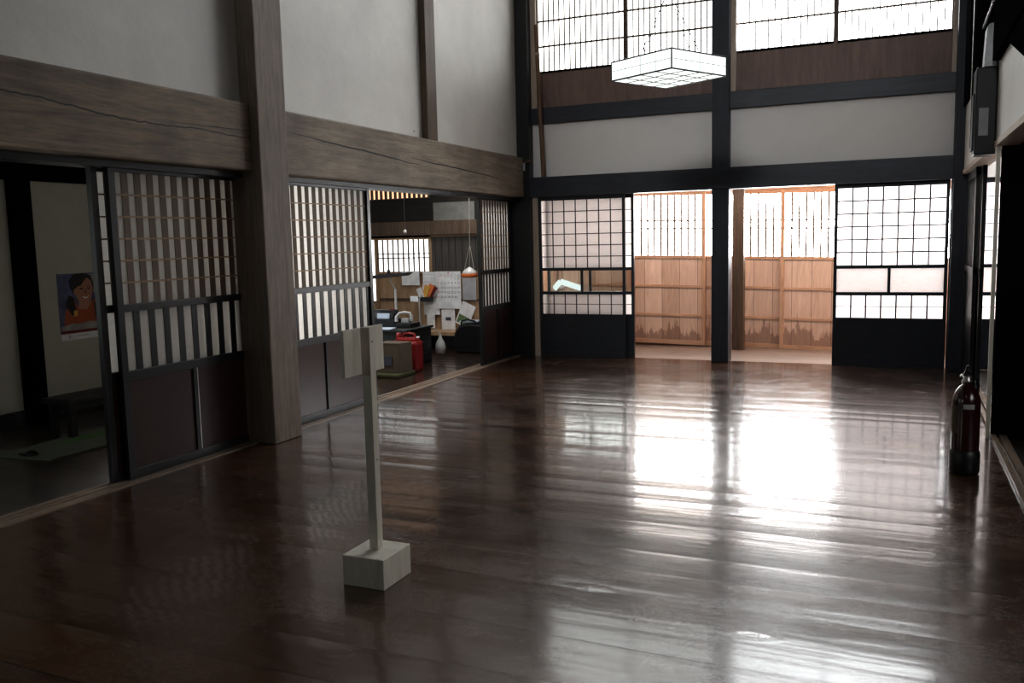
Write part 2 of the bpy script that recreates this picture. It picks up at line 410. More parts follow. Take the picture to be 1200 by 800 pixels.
def lattice_door(idx, X, y0, y1, label, n_up, n_lo, rail='lacq', glint_strip=False, stile=.042):
    """sliding lattice door in a plane of constant X; front face looks to +X"""
    r = thing('door_%d' % idx, (X, (y0+y1)/2, 0), label, 'sliding door', None, 'structure')
    d0, d1 = X-.032, X
    f = MB()
    f.box(d0, d1, y0, y0+stile, .006, 1.70); f.box(d0, d1, y1-stile, y1, .006, 1.70)
    f.build('stile', 'lacq', r, .002)
    a, b = y0+stile, y1-stile
    f = MB()
    f.box(d0, d1-.002, a, b, 1.655, 1.70); f.box(d0, d1-.002, a, b, .915, .955); f.box(d0, d1-.002, a, b, .545, .595)
    f.box(d0, d1-.002, a, b, .006, .055)
    f.build('rail', rail, r, .002)
    MB().box(X-.024, X-.021, a, b, .595, .915).box(X-.024, X-.021, a, b, .955, 1.655).build('paper', 'paper', r)
    la = MB(); p = (b-a)/n_up
    for i in range(n_up):
        c = a+p*(i+.86); 
        la.box(X-.0205, X-.0165, c-p*.25, min(b, c+p*.25), .955, 1.655)
    la.build('upright_laths', 'lath', r)
    h = MB()
    for i in range(1, 6):
        z = .955+.70*i/6; h.box(X-.0164, X-.0135, a, b, z-.0042, z+.0042)
    h.build('cross_laths', 'tan', r)
    lo = MB(); p = (b-a)/n_lo
    for i in range(n_lo):
        c = a+p*(i+.85); lo.box(X-.0205, X-.014, c-p*.2, min(b, c+p*.2), .595, .915)
    lo.build('lower_laths', 'lacq', r)
    MB().box(X-.022, X-.012, a, b, .055, .545).build('lower_panel', 'maroon', r)
    m = (a+b)/2
    cs = MB().box(X-.012, X-.002, m-.014, m+.014, .055, .545).build('centre_stile', 'lacq', r)
    if glint_strip: tag(MB().box(X-.012, X-.0015, m+.0142, m+.021, .055, .545).build('glint_strip', 'steel', r), 'steel strip standing in for the glint on the centre stile', None)  # added strip for the light reflected along the stile edge
    return r
lattice_door(1, -3.765, 3.405, 4.46, 'near lattice sliding door with white strips over maroon panels, front of the pillar', 11, 9, 'lacq', True)
lattice_door(2, -3.808, 3.33, 4.40, 'second lattice door peeping out behind the near lattice door edge', 11, 9)
lattice_door(3, -3.765, 4.60, 5.895, 'lattice sliding door just beyond the square pillar, rails toned for their grey sheen', 15, 12, 'lacq_sheen')
lattice_door(4, -3.765, 7.86, 8.79-.13, 'far lattice sliding door beside the dark corner post', 11, 10)
# ------------------------------------------------------------------ far wall
BX0, BX1, PX0, PX1 = -3.552, .60, -1.65, -1.485
fw = MB().box(-3.56, -1.64, 8.78, 8.86, 1.88, 2.48).box(-1.50, .50, 8.78, 8.86, 1.88, 2.50)
fw.box(-3.56, .60, 8.82, 8.90, 4.15, 4.80).box(-3.56, .60, 8.82, 8.90, 5.95, ZC)
struct('wall_far', fw, 'plaster_far', 'grey plaster bands between the black beams of the far wall', 'wall')
struct('trim_11', MB().box(BX0, .60, 8.675, 8.87, 1.695, 1.90), 'dark', 'black lower beam across the far wall above the screens', 'beam', .004)
struct('trim_12', MB().box(BX0, .60, YF+.01, 8.87, 2.455, 2.615), 'dark', 'black upper beam beneath the high windows', 'beam', .004)
struct('trim_13', MB().box(PX0, PX1, YF-.03, 8.88, 0, ZC), 'dark_haze', 'black centre post of the far wall', 'post', .004)
struct('trim_14', MB().box(.452, .60, 8.62, 8.88, 0, ZC), 'dark_haze', 'black corner post at the right end of the far wall', 'post', .004)
struct('trim_15', MB().box(BX0, .60, YF+.01, 8.87, 4.12, 4.28), 'dark', None, None)
struct('trim_16', MB().box(BX0, .60, YF+.01, 8.87, 4.70, 4.84), 'dark', None, None)
struct('trim_17', MB().box(-3.552, -3.494, 8.735, 8.79, 0, 1.695), 'pale', 'slim pale post beside the left shoji', 'post')
struct('trim_18', MB().box(.443, .4515, 8.735, 8.79, .0, 1.695), 'dark_haze')  # added sliver to narrow the bright gap beside the shoji
struct('trim_19', MB().box(-1.486, -1.436, 8.76, 8.84, 2.615, 4.12), 'pale', 'pale jamb of the high window right of the centre post', 'jamb')  # this and the next two jambs: pale colour stands in for window glare
struct('trim_20', MB().box(.418, .452, 8.77, 8.84, 2.60, 4.12), 'pale', 'pale jamb at the right end of the high windows', 'jamb')
struct('trim_21', MB().box(-3.552, -3.49, 8.76, 8.84, 2.5, 4.12), 'pale', None, None)
rb = MB().box(-3.50, -1.65, 8.80, 8.83, 2.60, 2.995).box(-1.44, .418, 8.80, 8.83, 2.60, 2.995)
for x in (-2.535, -.545): rb.box(x-.016, x+.016, 8.79, 8.80, 2.61, 2.995)
struct('trim_22', rb, 'redboard', 'reddish brown boards under the high windows', 'panelling')
def high_window(idx, x0, x1, z0, z1, label, mat='glow', nh=4):
    r = thing('window_%d' % idx, ((x0+x1)/2, 8.82, z0), label, 'window', None, 'structure')
    MB().quad((x0, 8.84, z0), (x1, 8.84, z0), (x1, 8.84, z1), (x0, 8.84, z1)).build('pane', mat, r)
    n = round((x1-x0)/.0575); f = MB(); p = (x1-x0)/n
    for i in range(1, n): f.box(x0+p*i-.0055, x0+p*i+.0055, 8.818, 8.834, z0, z1)
    f.build('upright_laths', 'lath', r)
    f = MB(); z = z0+.255
    while z < z1-.05: f.box(x0, x1, 8.81, 8.818, z-.009, z+.009); z += .255
    f.build('cross_laths', 'lath', r)
    f = MB().box(x0-.016, x0+.004, 8.795, 8.836, z0, z1).box(x1-.004, x1+.016, 8.795, 8.836, z0, z1).box(x0, x1, 8.80, 8.836, z0-.02, z0+.004).box(x0, x1, 8.80, 8.836, z1-.004, z1+.02)
    f.build('window_frame', 'post_brown', r)
high_window(1, -3.485, -2.552, 2.995, 4.10, 'leftmost high lattice window, beside the leaning pole')
high_window(2, -2.518, -1.67, 2.995, 4.10, 'high lattice window behind the hanging lamp')
high_window(3, -1.44, -.562, 2.995, 4.10, 'high lattice window just right of the centre post', 'glow_r')
high_window(4, -.528, .41, 2.995, 4.10, 'rightmost high lattice window on the far wall', 'glow_r')
high_window(5, -3.40, -1.70, 4.86, 5.93, 'topmost left window near the roof', 'glow_hi')
high_window(6, -1.40, .35, 4.86, 5.93, 'topmost right window near the roof', 'glow_hi_r')

def shoji(idx, Y, x0, x1, label, nc, mid=1, first=0., glassmid=True, rows=6, lw=.0046):
    r = thing('door_%d' % idx, ((x0+x1)/2, Y, 0), label, 'shoji', None, 'structure')
    f = MB().box(x0, x0+.028, Y, Y+.03, .001, 1.70).box(x1-.028, x1, Y, Y+.03, .001, 1.70)
    a, b = x0+.028, x1-.028
    for z0, z1 in ((1.655, 1.70), (.915, .945), (.665, .695), (.43, .455), (.001, .05)): f.box(a, b, Y+.002, Y+.028, z0, z1)
    for i in range(1, mid+1):
        xm = a+(b-a)*i/(mid+1); f.box(xm-.012, xm+.012, Y+.004, Y+.028, .695, .915)
    f.build('frame', 'lacq_haze', r)
    MB().quad((a, Y+.02, .945), (b, Y+.02, .945), (b, Y+.02, 1.655), (a, Y+.02, 1.655)).quad((a, Y+.02, .455), (b, Y+.02, .455), (b, Y+.02, .665), (a, Y+.02, .665)).build('paper', 'paper_pink', r)
    g = MB(); p = (b-a-first)/nc
    for i in range(0 if first else 1, nc):
        for z0, z1 in ((.945, 1.655), (.455, .665)): g.box(a+first+p*i-lw, a+first+p*i+lw, Y+.010, Y+.019, z0, z1)
    for i in range(1, rows): z = .945+.71*i/rows; g.box(a, b, Y+.010, Y+.018, z-lw*.9, z+lw*.9)
    g.box(a, b, Y+.010, Y+.018, .557, .563)
    g.build('lattice', 'lacq', r)
    MB().box(a, b, Y+.015, Y+.018, .695, .915).build('glass_pane', 'glass' if glassmid else 'paper_pink', r)
    MB().box(a, b, Y+.010, Y+.022, .05, .43).build('lower_panel', 'lacq_haze', r)
    return r
shoji(5, 8.755, -3.494, -2.545, 'front shoji of the left pair with two clear panes and black base', 7, 1)
shoji(6, 8.795, -3.42, -2.462, 'rear shoji of the left pair, its edge showing beside the opening', 7, 1)
shoji(7, 8.755, -.525, .437, 'wide shoji right of the opening with seven columns of bright paper', 7, 1, glassmid=False, lw=.0066)
# second screen behind right shoji
shoji(8, 8.795, .645, 1.60, 'shoji glimpsed through the gap in the right wall', 7, 1, glassmid=False)
# ------------------------------------------------------------------ veranda
K = .022
def outer_door(idx, x0, x1, Y, label, pane):
    r = thing('door_%d' % idx, ((x0+x1)/2, Y, 0), label, 'wooden door', None, 'structure')
    sh = lambda m: m.shear(K, -1.7)
    f = MB().box(x0, x0+.042, Y, Y+.035, .0, 1.76).box(x1-.042, x1, Y, Y+.035, .0, 1.76)
    sh(f).build('stile', 'ver_wood', r, .002)
    a, b = x0+.042, x1-.042
    f = MB()
    for z0, z1 in ((1.70, 1.76), (.985, 1.02), (.655, .685), (.325, .352), (0, .05)): f.box(a, b, Y+.003, Y+.033, z0, z1)
    sh(f).build('rail', 'ver_woodx', r, .002)
    sh(MB().box(a, b, Y+.018, Y+.028, .03, 1.0)).build('board_panel', 'ver_board', r)
    sh(MB().quad((a, Y+.026, 1.0), (b, Y+.026, 1.0), (b, Y+.026, 1.71), (a, Y+.026, 1.71))).build('pane', pane, r)
    n = round((b-a)/.078); f = MB(); p = (b-a)/n
    for i in range(1, n): f.box(a+p*i-.010, a+p*i+.010, Y+.010, Y+.022, 1.02, 1.70)
    for z in (1.325, 1.415): f.box(a, b, Y+.006, Y+.014, z-.008, z+.008)
    sh(f).build('lattice', 'lath', r)
ods = [(-3.73, -2.83, 9.97), (-2.82, -1.96, 9.95), (-2.00, -1.10, 9.985), (-1.145, -.24, 9.95), (-.28, .66, 9.985), (.63, 1.60, 9.95)]
lab = ['outer wooden door hidden behind the left shoji', 'stained wooden outer door with lattice top in the left opening',
       'wooden outer door behind the black centre post', 'stained wooden outer door in the right opening beside the brown post',
       'wooden outer door behind the right shoji', 'wooden outer door at the veranda end']
for i, (a, b, y) in enumerate(ods): outer_door(9+i, a, b, y, lab[i], ['glow_ver_l', 'glow_ver_l', 'glow_ver', 'glow_ver', 'glow_ver_r', 'glow_ver'][i])
struct('wall_veranda', MB().box(-3.80, 1.9, 9.93, 10.1, 1.74, 2.3).box(-3.9, -3.76, 8.86, 10.1, -.1, 2.3).box(1.62, 1.9, 8.86, 10.1, -.1, 2.3).box(-3.8, 1.9, 10.03, 10.1, -.1, 1.8), 'ver_woodx', 'tan boarding around the veranda', 'wall')
struct('ceiling_veranda', MB().box(-3.80, 1.9, 8.86, 10.1, 1.80, 1.90), 'ver_woodx', None, None)
struct('trim_23', MB().box(-1.62, -1.50, 9.72, 9.84, -.02, 1.80), 'post_brown', 'weathered brown post standing in the veranda right opening', 'post', .004)
# white bent strip seen through the clear pane
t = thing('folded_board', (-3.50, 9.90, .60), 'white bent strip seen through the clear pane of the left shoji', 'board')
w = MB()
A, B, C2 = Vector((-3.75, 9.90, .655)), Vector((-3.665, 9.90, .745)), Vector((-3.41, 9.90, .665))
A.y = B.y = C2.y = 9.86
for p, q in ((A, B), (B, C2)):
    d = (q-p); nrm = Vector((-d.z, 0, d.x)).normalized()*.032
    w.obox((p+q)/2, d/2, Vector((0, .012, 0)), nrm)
w.build('bent_strip', 'lamp_strip_glow', t)  # strip given its own glow to stand in for sunlight
MB().box(-3.68, -3.65, 9.873, 9.97, .66, .69).build('wall_bracket', 'white', t)
# ------------------------------------------------------------------ right wall
struct('wall_right', MB().box(XR, XR+.11, 5.80, 8.65, 1.76, ZC).box(XR+.0, XR+.11, YB, 5.80, 1.76, 2.215), 'plaster', 'pale plaster of the right wall above the doorway', 'wall')
struct('wall_right_upper', MB().box(XR-.04, XR+.11, YB, 5.90, 2.215, ZC), 'matte_black', 'dark timber of the upper right wall', 'wall')
struct('trim_24', MB().box(XR-.01, XR+.11, YB, 8.64, 1.728, 1.762), 'pale', 'pale grooved lintel over the right doorway', 'lintel')
struct('trim_25', MB().box(XR-.003, XR+.018, 5.86, 5.885, .0, 1.73), 'sign', 'thin grey post at the edge of the right doorway', 'post')
struct('trim_26', MB().box(XR-.112, XR+.005, 6.165, 6.36, 1.765, ZC).box(XR-.02, XR+.02, 8.15, 8.62, 2.30, ZC), 'matte_black', 'dark upright timber high on the right wall', 'post')
struct('wall_side', MB().box(XR+.03, 3.2, 5.89, 5.95, -.1, 2.6).box(3.1, 3.2, YB, 5.95, -.1, 2.6), 'matte_black', 'black boarded wall beyond the right sill', 'wall')
struct('ceiling_side', MB().box(XR+.11, 3.2, YB, 8.9, 2.5, 2.6), 'ceil')
struct('wall_side_far', MB().box(1.65, 1.75, 5.95, 8.75, -.1, 2.6).box(.6, 1.75, 8.76, 8.86, 1.70, 2.6), 'plaster_far', None, None)
def right_door(idx, X, y0, y1, label):
    r = thing('door_%d' % idx, (X, (y0+y1)/2, 0), label, 'sliding door', None, 'structure')
    f = MB().box(X, X+.03, y0, y0+.045, .02, 1.73).box(X, X+.03, y1-.045, y1, .02, 1.73)
    for z0, z1 in ((1.66, 1.73), (.9, .95), (.02, .08)): f.box(X, X+.03, y0, y1, z0, z1)
    f.build('frame', 'lacq', r, .002)
    MB().box(X+.012, X+.018, y0+.04, y1-.04, .08, .9).build('lower_panel', 'lacq', r)
    MB().box(X+.016, X+.019, y0+.04, y1-.04, .95, 1.66).build('paper', 'paper', r)
    g = MB()
    for i in range(1, 8): y = y0+.045+(y1-y0-.09)*i/8; g.box(X+.004, X+.014, y-.012, y+.012, .95, 1.66)
    g.build('upright_laths', 'lacq', r)
    return r
right_door(16, XR+.028, 7.68, 8.60, 'black sliding door against the far right corner')
right_door(17, XR+.062, 7.52, 8.50, 'black sliding door end stile behind the fire extinguisher')
# black wall box, white cover, conduit
t = thing('wall_box', (.52, 6.0, 1.68), 'tall black box with a pale label high on the right wall', 'wall box')
MB().box(.415, .528, 5.96, 6.16, 1.69, 2.195).build('body', 'black', t, .008)
MB().box(.435, .485, 5.955, 5.9595, 1.80, 1.96).build('paper_label', 'grey_white', t)
MB().box(.405, .4145, 6.0, 6.12, 1.72, 2.05).build('side_cover', 'black', t)
t = thing('cable_cover', (.50, 6.0, 2.19), 'white ribbed casing standing above the black wall box', 'casing')
c = MB().prism([(.452, 5.96, 2.1965), (.518, 5.96, 2.1965), (.518, 5.96, 2.415), (.505, 5.96, 2.445), (.475, 5.96, 2.44), (.462, 5.96, 2.42)], (0, .14, 0))
c.build('casing', 'whitep', t, .004)
MB().box(.497, .501, 5.954, 5.9595, 2.20, 2.43).build('seam_strip', 'grey_white', t)
t = thing('conduit', (.455, 6.1, 2.45), 'white slanting conduit high on the right wall above the casing', 'pipe')
MB().tube([(.455, 6.16, 2.455), (.455, 5.5, 2.47), (.455, 4.9, 2.48)], .0065, 12).build('pipe', 'whitep', t)
MB().tube([(.455, 5.56, 2.469), (.455, 5.53, 2.469)], .0095, 12).build('clip', 'gunmetal', t)
struct('trim_27', MB().prism([(.50, 5.30, 2.216), (.50, 4.3, 1.93), (.50, 4.3, 2.216)], (.028, 0, 0)), 'matte_black', 'dark angled brace under the upper right beam', 'brace')
# ------------------------------------------------------------------ ceiling and wall behind
struct('ceiling', MB().box(-3.9, XR+.15, YB-.1, 8.9, ZC, ZC+.1), 'ceil', 'dark high ceiling out of sight', 'ceiling')
struct('wall_back', MB().box(-6, 3.2, YB-.12, YB, -.1, ZC), 'ceil', 'dark wall behind', 'wall')
# ------------------------------------------------------------------ corridor at left
struct('wall_corridor', MB().box(-5.95, -5.75, YB, 6.0, -.1, 2.6), 'plaster_grn', 'greenish plaster wall of the side passage', 'wall')
struct('wall_partition', MB().box(-5.75, -3.87, 5.95, 6.05, -.1, 2.6), 'plaster_grn', None, None)
struct('ceiling_corridor', MB().box(-5.95, -3.86, YB, 6.0, 2.5, 2.6), 'ceil')
struct('trim_28', MB().box(-5.76, -5.70, YB, 5.95, 1.755, 2.05), 'matte_black', 'dark lintel of the side passage wall', 'beam')
struct('trim_29', MB().box(-5.76, -5.69, 4.30, 4.455, -.0, 1.755).box(-5.76, -5.69, 5.6, 5.75, 0, 1.755), 'matte_black', 'dark upright left of the poster', 'post')
struct('baseboard_corridor', MB().box(-5.76, -5.72, YB, 5.95, -.0, .11), 'darkz', 'dark skirting behind the bench', 'skirting')
r = thing('window_7', (-5.74, 1.4, .9), 'side passage window out of sight', 'window', None, 'structure')
MB().quad((-5.745, .4, .6), (-5.745, 2.6, .6), (-5.745, 2.6, 1.7), (-5.745, .4, 1.7)).build('pane', 'glow_corr', r)
t = thing('bench', (-5.2, 4.6, 0), 'low black wooden bench under the poster', 'bench')
bx0, bx1, by0, by1, bz = -5.25, -4.98, 4.05, 4.70, .265
MB().box(bx0, bx1, by0, by1, bz-.035, bz).build('seat', 'darkz', t, .004)
for x in (bx0+.03, bx1-.07):
    for y in (by0+.03, by1-.08): MB().box(x, x+.04, y, y+.045, 0, bz-.035).build('leg', 'darkz', t)
MB().box(bx0+.04, bx0+.06, by0+.07, by1-.08, .12, .15).box(bx1-.06, bx1-.04, by0+.07, by1-.08, .19, .229).build('stretcher', 'darkz', t)
t = thing('floor_mat', (-4.9, 4.2, 0), 'grey green mat lying on the side passage floor', 'mat')
MB().prism([(-5.05, 3.55, -.004), (-4.62, 3.60, -.004), (-4.62, 4.85, -.004), (-5.15, 4.9, -.004)], (0, 0, .010)).build('mat_body', 'rug', t)
MB().prism([(-4.98, 3.95, .0065), (-4.90, 3.95, .0065), (-4.86, 4.8, .0065), (-4.96, 4.8, .0065)], (0, 0, .002)).build('green_stripe', 'ruggrn', t)
t = thing('slipper', (-4.86, 3.62, 0), 'small dark slipper at the near end of the mat', 'slipper')
MB().prism([(-4.91, 3.61, .007), (-4.86, 3.60, .007), (-4.80, 3.61, .007), (-4.80, 3.66, .007), (-4.86, 3.67, .007), (-4.91, 3.66, .007)], (0, 0, .012)).build('sole', 'black', t, .003)
MB().tube([(-4.835, 3.605, .018), (-4.835, 3.62, .03), (-4.835, 3.635, .034), (-4.835, 3.65, .03), (-4.835, 3.668, .018)], .008, 8).build('strap', 'black', t)
# poster on the corridor wall, facing +X.  (y, z) plane at x
def py(u, v): return (4.652+.375*u, .57+.505*v)     # u 0..1 to the right in the picture, v 0..1 upward
t = thing('poster', (-5.745, 4.84, .57), 'calendar poster of a smiling person in an orange jacket', 'poster')
def pshape(pts, x, mat, name, th=.0006):
    m = MB().prism([(x, *py(u, v)) for u, v in pts], (th, 0, 0)); return m.build(name, mat, t)
def ell(cu, cv, ru, rv, n=28, a0=0, a1=2*PI): return [(cu+ru*math.cos(a0+(a1-a0)*i/n), cv+rv*math.sin(a0+(a1-a0)*i/n)) for i in range(n)]
pshape([(0, 0), (1, 0), (1, 1), (0, 1)], -5.7495, 'white', 'sheet', .003)
pshape([(0, .10), (1, .10), (1, 1), (0, 1)], -5.7462, 'posterblue', 'backdrop_print')
pshape([(.78, .75), (.99, .62), (.99, .98), (.7, .98)], -5.7454, 'postergrey', 'pale_print')
pshape([(.10, .26), (.14, .42), (.24, .56), (.36, .62), (.44, .50), (.62, .47), (.80, .56), (.90, .62), (.99, .52), (.99, .22), (.10, .22)], -5.7450, 'jacket', 'jacket_print')
pshape([(.16, .52), (.24, .68), (.36, .64), (.40, .44), (.30, .36)], -5.7443, 'hair', 'strap_print')
pshape([(.84, .55), (.98, .50), (.98, .24), (.86, .3)], -5.7443, 'hair', 'sleeve_print')
pshape([(.34, .35), (.42, .36), (.42, .44), (.34, .44)], -5.7436, 'yellow', 'badge_print')
pshape([(.45, .46), (.50, .62), (.76, .62), (.78, .54), (.64, .44)], -5.7436, 'skin', 'neck_print')
pshape(ell(.60, .80, .26, .19), -5.7430, 'hair', 'hair_print')
pshape([(.30, .78), (.27, .90), (.40, .99), (.62, 1.0), (.8, .96), (.86, .84), (.7, .7), (.36, .70)], -5.7428, 'hair', 'fringe_print')
pshape([(.40, .76), (.41, .66), (.48, .56), (.60, .50), (.70, .52), (.79, .62), (.83, .76), (.80, .88), (.70, .93), (.62, .88), (.56, .82), (.46, .80)], -5.7421, 'skin', 'face_print')
pshape(ell(.40, .72, .035, .05), -5.7419, 'skin', 'ear_print')
for cu in (.55, .73):
    pshape(ell(cu, .765, .045, .011, 14), -5.7413, 'hair', 'eye_print'); pshape([(cu-.06, .795), (cu, .808), (cu+.06, .795), (cu, .800)], -5.7413, 'hair', 'eyebrow_print')
pshape([(.645, .76), (.675, .69), (.655, .685), (.625, .70)], -5.7413, 'posterred', 'nose_print', .0003)
pshape([(.56, .648), (.65, .628), (.74, .655), (.66, .612), (.60, .618)], -5.7413, 'white', 'smile_print')
pshape([(.02, .14), (.02, .21), (.3, .25), (.45, .23), (.7, .26), (.99, .24), (.99, .14)], -5.7436, 'postergrey', 'pale_band_print')
pshape([(.0, .10), (1, .10), (1, .145), (0, .145)], -5.7430, 'posterred', 'red_band_print')
m = MB(); put_text(m, '@', .026, (-5.7455, *py(.2, .055)), (0, 1, 0), (0, 0, 1)); put_text(m, '••••• ▪▪▪▪▪▪', .020, (-5.7455, *py(.53, .058)), (0, 1, 0), (0, 0, 1)); put_text(m, 'o', .022, (-5.7455, *py(.84, .058)), (0, 1, 0), (0, 0, 1))
m.build('caption_lettering', 'ink', t)
# ------------------------------------------------------------------ office at the left
YW = 9.30
struct('wall_office', MB().box(-7.2, -3.84, YW, YW+.1, -.1, 2.7).box(-7.2, -7.1, 6.05, YW, -.1, 2.7), 'off_board', 'tan boarded wall of the office behind the desk', 'wall')
struct('ceiling_office', MB().box(-7.2, -3.86, 6.05, YW+.1, 2.6, 2.7), 'ceil')
struct('wall_office_side', MB().box(-3.90, -3.76, 8.87, YW, 0, 2.6), 'darkz')
struct('trim_30', MB().box(-7.1, -3.9, YW-.10, YW, 1.335, 1.50), 'post_brown', 'brown lintel across the office wall', 'beam', .004)
struct('trim_31', MB().box(-7.1, -3.9, YW-.06, YW, 1.50, 1.76).box(-7.1, -5.08, YW-.05, YW, 1.76, 1.78).box(-5.08, -3.9, YW-.06, YW, 1.76, 2.6).box(-7.1, -3.9, YW-.06, YW, 2.10, 2.6), 'ceil', 'dark boards above the office lintel', 'boards')
struct('trim_32', MB().box(-7.1, -5.1, YW-.035, YW, 1.295, 1.335).box(-7.1, -3.9, YW-.035, YW, 1.31, 1.335), 'tan', None, None)
struct('trim_33', MB().box(-5.09, -4.45, YW-.03, YW-.001, .91, 1.31), 'greyboard', 'grey ribbed boards right of the office window', 'boards')
struct('trim_34', MB().box(-5.02, -4.48, YW-.075, YW-.06, 1.495, 1.71), 'plaster_panel', 'pale plaster panel above the office lintel', 'panel')
r = thing('window_8', (-5.5, YW, .9), 'barred bright window above the office desk', 'window', None, 'structure')
MB().quad((-5.84, YW-.006, .90), (-5.12, YW-.006, .90), (-5.12, YW-.006, 1.285), (-5.84, YW-.006, 1.285)).build('pane', 'glow_off', r)
f = MB()
for i in range(11): x = -5.84+.72*i/10; f.box(x-.007, x+.007, YW-.03, YW-.012, .90, 1.285)
for z in (1.065, 1.115): f.box(-5.84, -5.12, YW-.034, YW-.014, z-.006, z+.006)
f.build('lattice', 'post_brown', r)
MB().box(-5.88, -5.845, YW-.04, YW-.001, .3, 1.295).box(-5.845, -5.11, YW-.04, YW-.001, .875, .90).box(-5.115, -5.08, YW-.04, YW-.001, .875, 1.295).build('window_frame', 'tan', r)
r = thing('window_9', (-6.1, YW, .5), 'bright paper window at the left edge of the office', 'window', None, 'structure')
MB().quad((-6.9, YW-.006, .54), (-5.89, YW-.006, .54), (-5.89, YW-.006, 1.29), (-6.9, YW-.006, 1.29)).build('pane', 'glow_off', r)
MB().box(-6.9, -5.885, YW-.03, YW-.001, .51, .54).box(-6.4, -6.38, YW-.03, YW-.01, .54, 1.29).build('window_frame', 'tan', r)
# warm transom slats
r = thing('window_10', (-5.6, YW, 1.8), 'orange lit slatted transom high in the office', 'window', None, 'structure')
MB().quad((-6.6, YW-.052, 1.78), (-5.09, YW-.052, 1.78), (-5.09, YW-.052, 2.10), (-6.6, YW-.052, 2.10)).build('pane', 'glow_ran', r)
f = MB()
for i in range(24): x = -6.6+.0655*i; f.box(x, x+.030, YW-.075, YW-.055, 1.77, 2.10)
f.build('slats', 'post_brown', r)
# counter shelf
t = thing('wall_shelf', (-4.9, 9.1, .2), 'brown counter shelf below the calendar', 'shelf')
MB().box(-5.25, -4.45, 8.98, YW, .16, .205).build('shelf_board', 'off_board', t, .003)
for x in (-5.2, -4.5): MB().box(x, x+.03, 9.0, YW, -.005, .16).build('support', 'darkz', t)
MB().box(-5.25, -4.45, YW-.03, YW-.001, -.004, .16).build('back_panel', 'darkz', t)
# rail across the boards
struct('trim_35', MB().box(-5.86, -4.45, YW-.018, YW-.001, .545, .575), 'post_brown', 'thin rail along the office boards', 'rail')
# desk
t = thing('desk', (-4.9, 7.95, 0), 'low dark grey steel desk with drawers in the office', 'desk')
MB().box(-5.45, -4.48, 7.56, 8.10, -.004, .355).build('cabinet_body', 'gunmetal', t, .004)
MB().box(-5.47, -4.46, 7.54, 8.12, .3555, .378).build('desk_top', 'gunmetal', t, .003)
for z in (.02, .13, .24):
    d = MB().box(-4.48, -4.468, 7.66, 8.06, z, z+.10).build('drawer', 'gunmetal', t, .003)
    MB().box(-4.468, -4.455, 7.79, 7.93, z+.055, z+.075).build('handle', 'black', d)
# things on the desk
DZ = .3782
t = thing('paper_sheet', (-4.85, 7.65, DZ), 'pale blue sheet spread on the near edge of the desk', 'paper')
MB().prism([(-5.05, 7.57, DZ+.0005), (-4.66, 7.56, DZ+.0005), (-4.70, 7.77, DZ+.0005), (-5.02, 7.77, DZ+.0005)], (0, 0, .004)).build('sheet', 'lightblue', t)
t = thing('printer', (-4.9, 7.92, DZ), 'black desktop printer with a raised lid and white card', 'printer')
MB().box(-5.06, -4.74, 7.79, 7.965, DZ+.001, DZ+.085).build('body', 'black', t, .008)
MB().prism([(-5.05, 7.80, DZ+.087), (-4.76, 7.80, DZ+.087), (-4.76, 7.81, DZ+.145), (-4.79, 7.85, DZ+.175), (-5.02, 7.85, DZ+.175), (-5.05, 7.81, DZ+.14)], (0, .11, 0)).build('upper_housing', 'black', t, .008)
MB().prism([(-4.95, 7.797, DZ+.09), (-4.80, 7.797, DZ+.09), (-4.80, 7.803, DZ+.145), (-4.95, 7.803, DZ+.145)], (0, -.003, 0)).build('display', 'lightblue', t)
MB().box(-4.86, -4.80, 7.90, 7.915, DZ+.1755, DZ+.185).build('red_button', 'red', t)
t = thing('telephone', (-4.66, 7.85, DZ), 'black telephone with a pale curled handset on the desk', 'telephone')
MB().prism([(-4.735, 7.78, DZ+.001), (-4.54, 7.78, DZ+.001), (-4.54, 7.98, DZ+.001), (-4.735, 7.98, DZ+.001)], (0, 0, .045)).build('base', 'black', t, .006)
MB().tube([(-4.72, 7.80, DZ+.06), (-4.725, 7.81, DZ+.11), (-4.70, 7.83, DZ+.145), (-4.65, 7.85, DZ+.155), (-4.60, 7.87, DZ+.145), (-4.585, 7.88, DZ+.11), (-4.59, 7.885, DZ+.065)], [.02, .017, .014, .014, .014, .017, .02], 12).build('handset', 'bag', t)
MB().box(-4.69, -4.60, 7.84, 7.90, DZ+.046, DZ+.09).build('cradle', 'grey_white', t, .004)
MB().tube([(-4.60+.014*math.cos(a)*0-.05*math.sin(a*.11), 7.86+.006*math.sin(a), DZ+.052+.006*math.cos(a)) for a in [i*.6 for i in range(30)]], .003, 6).build('coiled_cord', 'bag', t)
t = thing('desk_lamp', (-4.95, 8.0, DZ), 'desk lamp with a white pole and long black flat head', 'lamp')
MB().lathe([(0, .012), (.06, .012), (.066, .001), (0, .001)], (-4.885, 8.075, DZ), 20).build('base', 'black', t)
MB().tube([(-4.885, 8.075, DZ+.012), (-4.885, 8.075, .76)], .013, 12).build('pole', 'whitep', t)
MB().tube([(-4.885, 8.075, .76), (-4.90, 8.06, .80), (-4.925, 8.05, .845), (-4.935, 8.05, .92)], .007, 8).build('arm', 'steel', t)
hd = MB().prism([(-5.20, 8.0, .865), (-4.71, 7.98, .905), (-4.66, 7.98, .940), (-5.20, 8.0, .905)], (0, .10, 0)); hd.build('lamp_head', 'black', t, .003)
MB().box(-4.95, -4.925, 8.03, 8.05, .925, .965).build('hinge', 'black', t)
t = thing('card_stand', (-4.67, 8.05, DZ), 'small white card on a slim stand behind the telephone', 'card')
MB().box(-4.715, -4.62, 8.09, 8.094, .625, .685).build('card', 'white', t)
MB().tube([(-4.60, 8.085, DZ+.001), (-4.60, 8.085, .66), (-4.56, 8.085, .70)], .009, 8).build('stand', 'bag', t)
